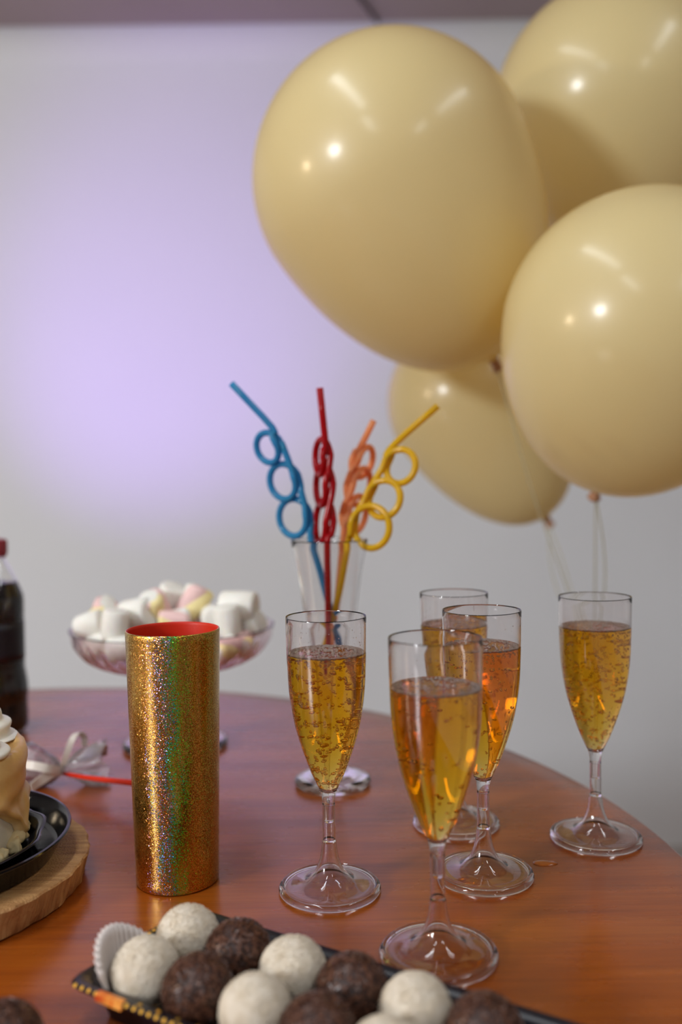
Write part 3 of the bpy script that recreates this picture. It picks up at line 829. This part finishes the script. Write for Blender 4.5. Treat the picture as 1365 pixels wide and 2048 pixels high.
# piped swirls round the top edge
def swirl(seed):
    V, F = [], []
    n, m = 48, 26
    for i in range(m + 1):
        s = i / m
        for k in range(n):
            t = 2 * math.pi * k / n
            r = 0.0205 * (1 - s) ** 0.55 * (1 + 0.035 * math.sin(2 * t + 7 * s + seed)) * (1 + 0.09 * math.sin(2 * math.pi * 2.6 * s - t)) + 0.0003
            z = 0.0250 * s + 0.0008 * math.sin(2 * math.pi * (2.6 * s) - t)
            V.append((r * math.cos(t), r * math.sin(t), max(z, 0.0)))
    for i in range(m):
        for k in range(n):
            F.append((i * n + k, i * n + (k + 1) % n, (i + 1) * n + (k + 1) % n, (i + 1) * n + k))
    F.append(tuple(range(n))[::-1]); F.append(tuple(m * n + k for k in range(n)))
    return V, F
sv = swirl(0.3)
swp = None
for i in range(6):
    a = 2 * math.pi * i / 6 - 0.30
    p = (0.0430 * math.cos(a), 0.0430 * math.sin(a), HC + 0.0040)
    if swp is None:
        swp = mesh_obj('cream_swirl', *sv, M['cream'], ck, label='white piped swirl of cream'); o = swp
    else:
        o = swp.copy(); COL.objects.link(o); o.parent = ck
    o.location = p; o.rotation_euler = (0, 0, 1.7 * i)
# rough chunks of white chocolate round the foot of the cake
M['chunk'] = mottled('white_chocolate', [(0.3, (226, 202, 140)), (0.7, (246, 232, 190))], 90, 0.55, bump=(300, 0.4, 0.001))
rng = random.Random(8)
cm_ = []
for s in range(5):
    bv, bf = ICO[3]
    n = 1 + 0.35 * vnoise(bv, 1.6, s + 1) + 0.16 * vnoise(bv, 4.0, s + 9)
    me = bpy.data.meshes.new('chunk'); me.from_pydata((bv * n[:, None]).tolist(), [], bf)
    me.materials.append(M['chunk']); me.polygons.foreach_set('use_smooth', [True] * len(me.polygons)); cm_.append(me)
for i in range(46):
    a = 2 * math.pi * i / 46 + rng.uniform(-0.04, 0.04)
    o = bpy.data.objects.new('chunk', cm_[i % 5]); COL.objects.link(o); o.parent = ck
    s = rng.uniform(0.0036, 0.0050)
    q = rng.uniform(0.0620, 0.0640)
    o.location = (q * math.cos(a), q * math.sin(a), s * 0.9 + rng.uniform(0.004, 0.010)); o.scale = (s, s * rng.uniform(0.8, 1.2), s)
    o.rotation_euler = (rng.uniform(0, 6), rng.uniform(0, 6), rng.uniform(0, 6))

# ------------------------------------------------------------------ truffle tray
AN = math.radians(-31.6)
e1, e2 = Vector((math.cos(AN), math.sin(AN), 0)), Vector((-math.sin(AN), math.cos(AN), 0))
RIMZ = 0.020
FLC = at(128, 1962, z=RIMZ); FLC.z = TZ + 0.0002
LT, WT = 0.245, 0.092
tr = thing('truffle_tray', FLC, 'black plastic tray with gold patterned rim full of truffles', 'tray', rot=(0, 0, AN))
def rrect(inset, z, rad, n=6):
    P = []
    x0, x1, y0, y1 = inset, LT - inset, inset, WT - inset
    for (cx, cy, a0) in ((x1 - rad, y1 - rad, 0), (x0 + rad, y1 - rad, 90), (x0 + rad, y0 + rad, 180), (x1 - rad, y0 + rad, 270)):
        for k in range(n + 1):
            a = math.radians(a0 + 90 * k / n); P.append((cx + rad * math.cos(a), cy + rad * math.sin(a), z))
    return P
def loft(loops, capfirst=True, caplast=True):
    n = len(loops[0]); V = [p for l in loops for p in l]; F = []
    for i in range(len(loops) - 1):
        for k in range(n): F.append((i * n + k, i * n + (k + 1) % n, (i + 1) * n + (k + 1) % n, (i + 1) * n + k))
    if capfirst: F.append(tuple(range(n))[::-1])
    if caplast: F.append(tuple((len(loops) - 1) * n + k for k in range(n)))
    return V, F
loops = [rrect(0.0125, 0.0, 0.008), rrect(0.0075, RIMZ - 0.0028, 0.009), rrect(0.0015, RIMZ - 0.0034, 0.008), rrect(0.0, RIMZ - 0.0014, 0.0085), rrect(0.0014, RIMZ, 0.008), rrect(0.0058, RIMZ - 0.0008, 0.009),
         rrect(0.0080, RIMZ - 0.0030, 0.009), rrect(0.0132, 0.0012, 0.008)]
M['trayb'] = mat('tray_black_plastic', (22, 21, 32), 0.3)
mesh_obj('tray_body', *loft(loops), M['trayb'], tr, sharp=40)
M['gold'] = mat('gold_foil_print', (255, 206, 90), 0.3, 0.9)
M['redfoil'] = mottled('red_gold_foil_print', [(0.4, (210, 60, 20)), (0.55, (240, 150, 60)), (0.7, (250, 200, 110))], 120, 0.3)
def box(x0, x1, y0, y1, z0, z1):
    V = [(x, y, z) for x in (x0, x1) for y in (y0, y1) for z in (z0, z1)]
    return V, [(0, 1, 3, 2), (4, 6, 7, 5), (0, 4, 5, 1), (2, 3, 7, 6), (0, 2, 6, 4), (1, 5, 7, 3)]
gm = bpy.data.meshes.new('gold_mark')
V, F = lathe([(0.0, 0.0001), (0.0010, 0.00008), (0.0012, -0.0005), (0.0, -0.0005)][::-1], 10); gm.from_pydata(V, [], F); gm.materials.append(M['gold'])
def mark(x, y, z, tilt=(0, 0, 0)):
    o = bpy.data.objects.new('gold_mark', gm); COL.objects.link(o); o.parent = tr; o.location = (x, y, z); o.rotation_euler = tilt
for k in range(12):                                   # front edge, on the rolled lip
    x = 0.0070 + 0.0046 * k + (0.0155 if k > 3 else 0)
    mark(x, 0.0006, RIMZ - 0.0006, (D(48), 0, 0))
V, F = box(0.0215, 0.0385, -0.0004, 0.0024, RIMZ - 0.0034, RIMZ + 0.0002)
V = [(x, y - 0.0004 + (0.0010 if z > RIMZ - 0.001 else 0), z) for x, y, z in V]
mesh_obj('foil_patch', V, F, M['redfoil'], tr, smooth=False, label='shiny red and gold printed patch on the rim')
for k in range(7):
    mark(0.003, 0.052 + 0.0036 * k, RIMZ + 0.0001, (0, D(-10), 0))
for k in range(5):
    mark(0.046 + 0.0115 * k, 0.0040, RIMZ - 0.0002, (0, 0, 0))

# truffles
RT = 0.0164
M['coconut'] = mottled('coconut_crumb', [(0.3, (226, 210, 184)), (0.6, (242, 230, 210))], 160, 0.9, bump=(1500, 0.8, 0.0012))
M['choc'] = mottled('dark_chocolate', [(0.3, (44, 24, 18)), (0.7, (66, 38, 28))], 120, 0.45, bump=(700, 0.6, 0.001))
M['granule'] = mottled('chocolate_granule', [(0.3, (62, 36, 27)), (0.7, (112, 74, 56))], 300, 0.32)
def truffle(kind, loc, label, seed, r=RT):
    bv, bf = ICO[5]
    t = thing('truffle', loc, label, 'truffle', 'truffles in the black tray' if kind != 'x' else None)
    k = 'd' if kind == 'x' else kind
    n = 1 + 0.035 * vnoise(bv, 1.7, seed) + (0.018 * vnoise(bv, 16, seed + 3) + 0.012 * vnoise(bv, 34, seed + 5) if k == 'w' else 0.015 * vnoise(bv, 9, seed))
    V = bv * (n * r)[:, None]; V[:, 2] = np.maximum(V[:, 2] * 0.96, -r * 0.86)
    V[:, 2] += r * 0.86
    rng = np.random.RandomState(seed)
    if k == 'w':
        mesh_obj('coconut_coat', V, bf, M['coconut'], t, label='pale coconut coated surface')
        N = 1500; L = 0.0004; g = 0.00022; mt = M['coconut']; nm = 'coconut_flakes'
    else:
        mesh_obj('chocolate_ball', V, bf, M['choc'], t)
        N = 900; L = 0.0015; g = 0.00062; mt = M['granule']; nm = 'chocolate_granules'
    GV, GF = [], []
    d = rng.randn(N, 3); d /= np.linalg.norm(d, axis=1)[:, None]
    d = d[d[:, 2] > -0.7]
    for q in d:
        w = Vector(q); tv = w.orthogonal().normalized(); tv.rotate(Matrix.Rotation(rng.uniform(0, 6.28), 3, w))
        tv = (tv + w * rng.uniform(-0.35, 0.35)).normalized(); bn = w.cross(tv).normalized(); nn = tv.cross(bn)
        c = Vector((q[0] * r * 1.015, q[1] * r * 1.015, q[2] * r * 0.96 * 1.02 + r * 0.86))
        o = len(GV); l = L * rng.uniform(0.6, 1.1)
        for sx in (-1, 1):
            for k4 in range(4):
                a = math.pi / 2 * k4 + 0.785
                GV.append(c + tv * (l * sx) + (bn * math.cos(a) + nn * math.sin(a)) * g)
        GF += [(o, o + 1, o + 5, o + 4), (o + 1, o + 2, o + 6, o + 5), (o + 2, o + 3, o + 7, o + 6), (o + 3, o, o + 4, o + 7), (o + 3, o + 2, o + 1, o), (o + 4, o + 5, o + 6, o + 7)]
    mesh_obj(nm, GV, GF, mt, t, smooth=False, kind='stuff', label='fine coating of ' + ('coconut flakes' if k == 'w' else 'chocolate granules'))
    return t
def tpos(a, b, z=0.0062): return FLC + e1 * a + e2 * b + Vector((0, 0, z))
SP = 0.0336
back = ['w', 'd', 'w', 'd', 'w', 'd']; front = ['w', 'd', 'w', 'd', 'w']
wd = {'w': 'white coconut truffle', 'd': 'dark chocolate granule truffle'}
order = ['first', 'second', 'third', 'fourth', 'fifth', 'sixth']
for i, k in enumerate(back):
    truffle(k, tpos(0.0240 + SP * i, 0.0628), '%s, %s from the left in the row nearer the flutes' % (wd[k], order[i]), 40 + i)
for i, k in enumerate(front):
    truffle(k, tpos(0.0285 + SP * i, 0.0262), '%s, %s from the left in the front row of the tray' % (wd[k], order[i]), 60 + i)
# pleated paper cases
M['paper'] = mat('white_paper_case', (226, 216, 210), 0.8)
def case(loc, label, r0, r1, h, a0, a1, n=90):
    V, F = [], []
    m = 6
    for j in (0, 1):
        for i in range(m + 1):
            q = i / m
            for k in range(n + 1):
                s_ = k / n; t = math.radians(a0 + (a1 - a0) * s_)
                hh = h * (0.45 + 0.55 * math.sin(math.pi * min(1, max(0, 0.12 + 0.8 * s_))))
                r = (r0 + (r1 - r0) * q) * (1 + 0.05 * (0.3 + q) * math.cos(2 * math.pi * s_ * n / 6)) - 0.0004 * j
                V.append((r * math.cos(t), r * math.sin(t), hh * q))
    N = (m + 1) * (n + 1)
    for i in range(m):
        for k in range(n):
            a, b, c, d = i * (n + 1) + k, i * (n + 1) + k + 1, (i + 1) * (n + 1) + k + 1, (i + 1) * (n + 1) + k
            F.append((a, b, c, d)); F.append((N + a, N + d, N + c, N + b))
    for k in range(n):
        F.append((m * (n + 1) + k, m * (n + 1) + k + 1, N + m * (n + 1) + k + 1, N + m * (n + 1) + k)); F.append((k + 1, k, N + k, N + k + 1))
    for k in (0, n):
        for i in range(m):
            a, b = i * (n + 1) + k, (i + 1) * (n + 1) + k
            F.append((a, b, N + b, N + a) if k else (b, a, N + a, N + b))
    return mesh_obj('paper_case', V, F, M['paper'], label=label, cat='paper case', loc=loc)
case(tpos(0.0285, 0.0262, 0.0080), 'pleated white paper case folded up beside the first white truffle', 0.0166, 0.0232, 0.0300, 100, 218)
# loose truffle of another tray at the lower left corner
pl_ = at(4, 2080, z=0.017)
truffle('x', Vector((pl_.x, pl_.y, TZ + 0.0004)), 'dark truffle cut off by the lower left corner, apart from the tray', 90, 0.0175)

# ------------------------------------------------------------------ spilled drop
dp_ = at(1090, 1727, z=0.0)
def blob(r, z, t): return r * (1 + 0.12 * math.cos(2 * t + 0.4) + 0.07 * math.cos(3 * t)), z
dm = mesh_obj('spilled_drop', *lathe([(0, 0.00002), (0.0058, 0.00002), (0.0056, 0.0003), (0.0046, 0.0007), (0.002, 0.0010), (0, 0.0010)], 40, blob), mat('amber_drop', (150, 78, 22), 0.05), label='small amber drop spilled on the table right of the flutes', cat='drop')
dm.location = (dp_.x, dp_.y, TZ + 0.0001); dm.scale = (1.3, 0.8, 1)
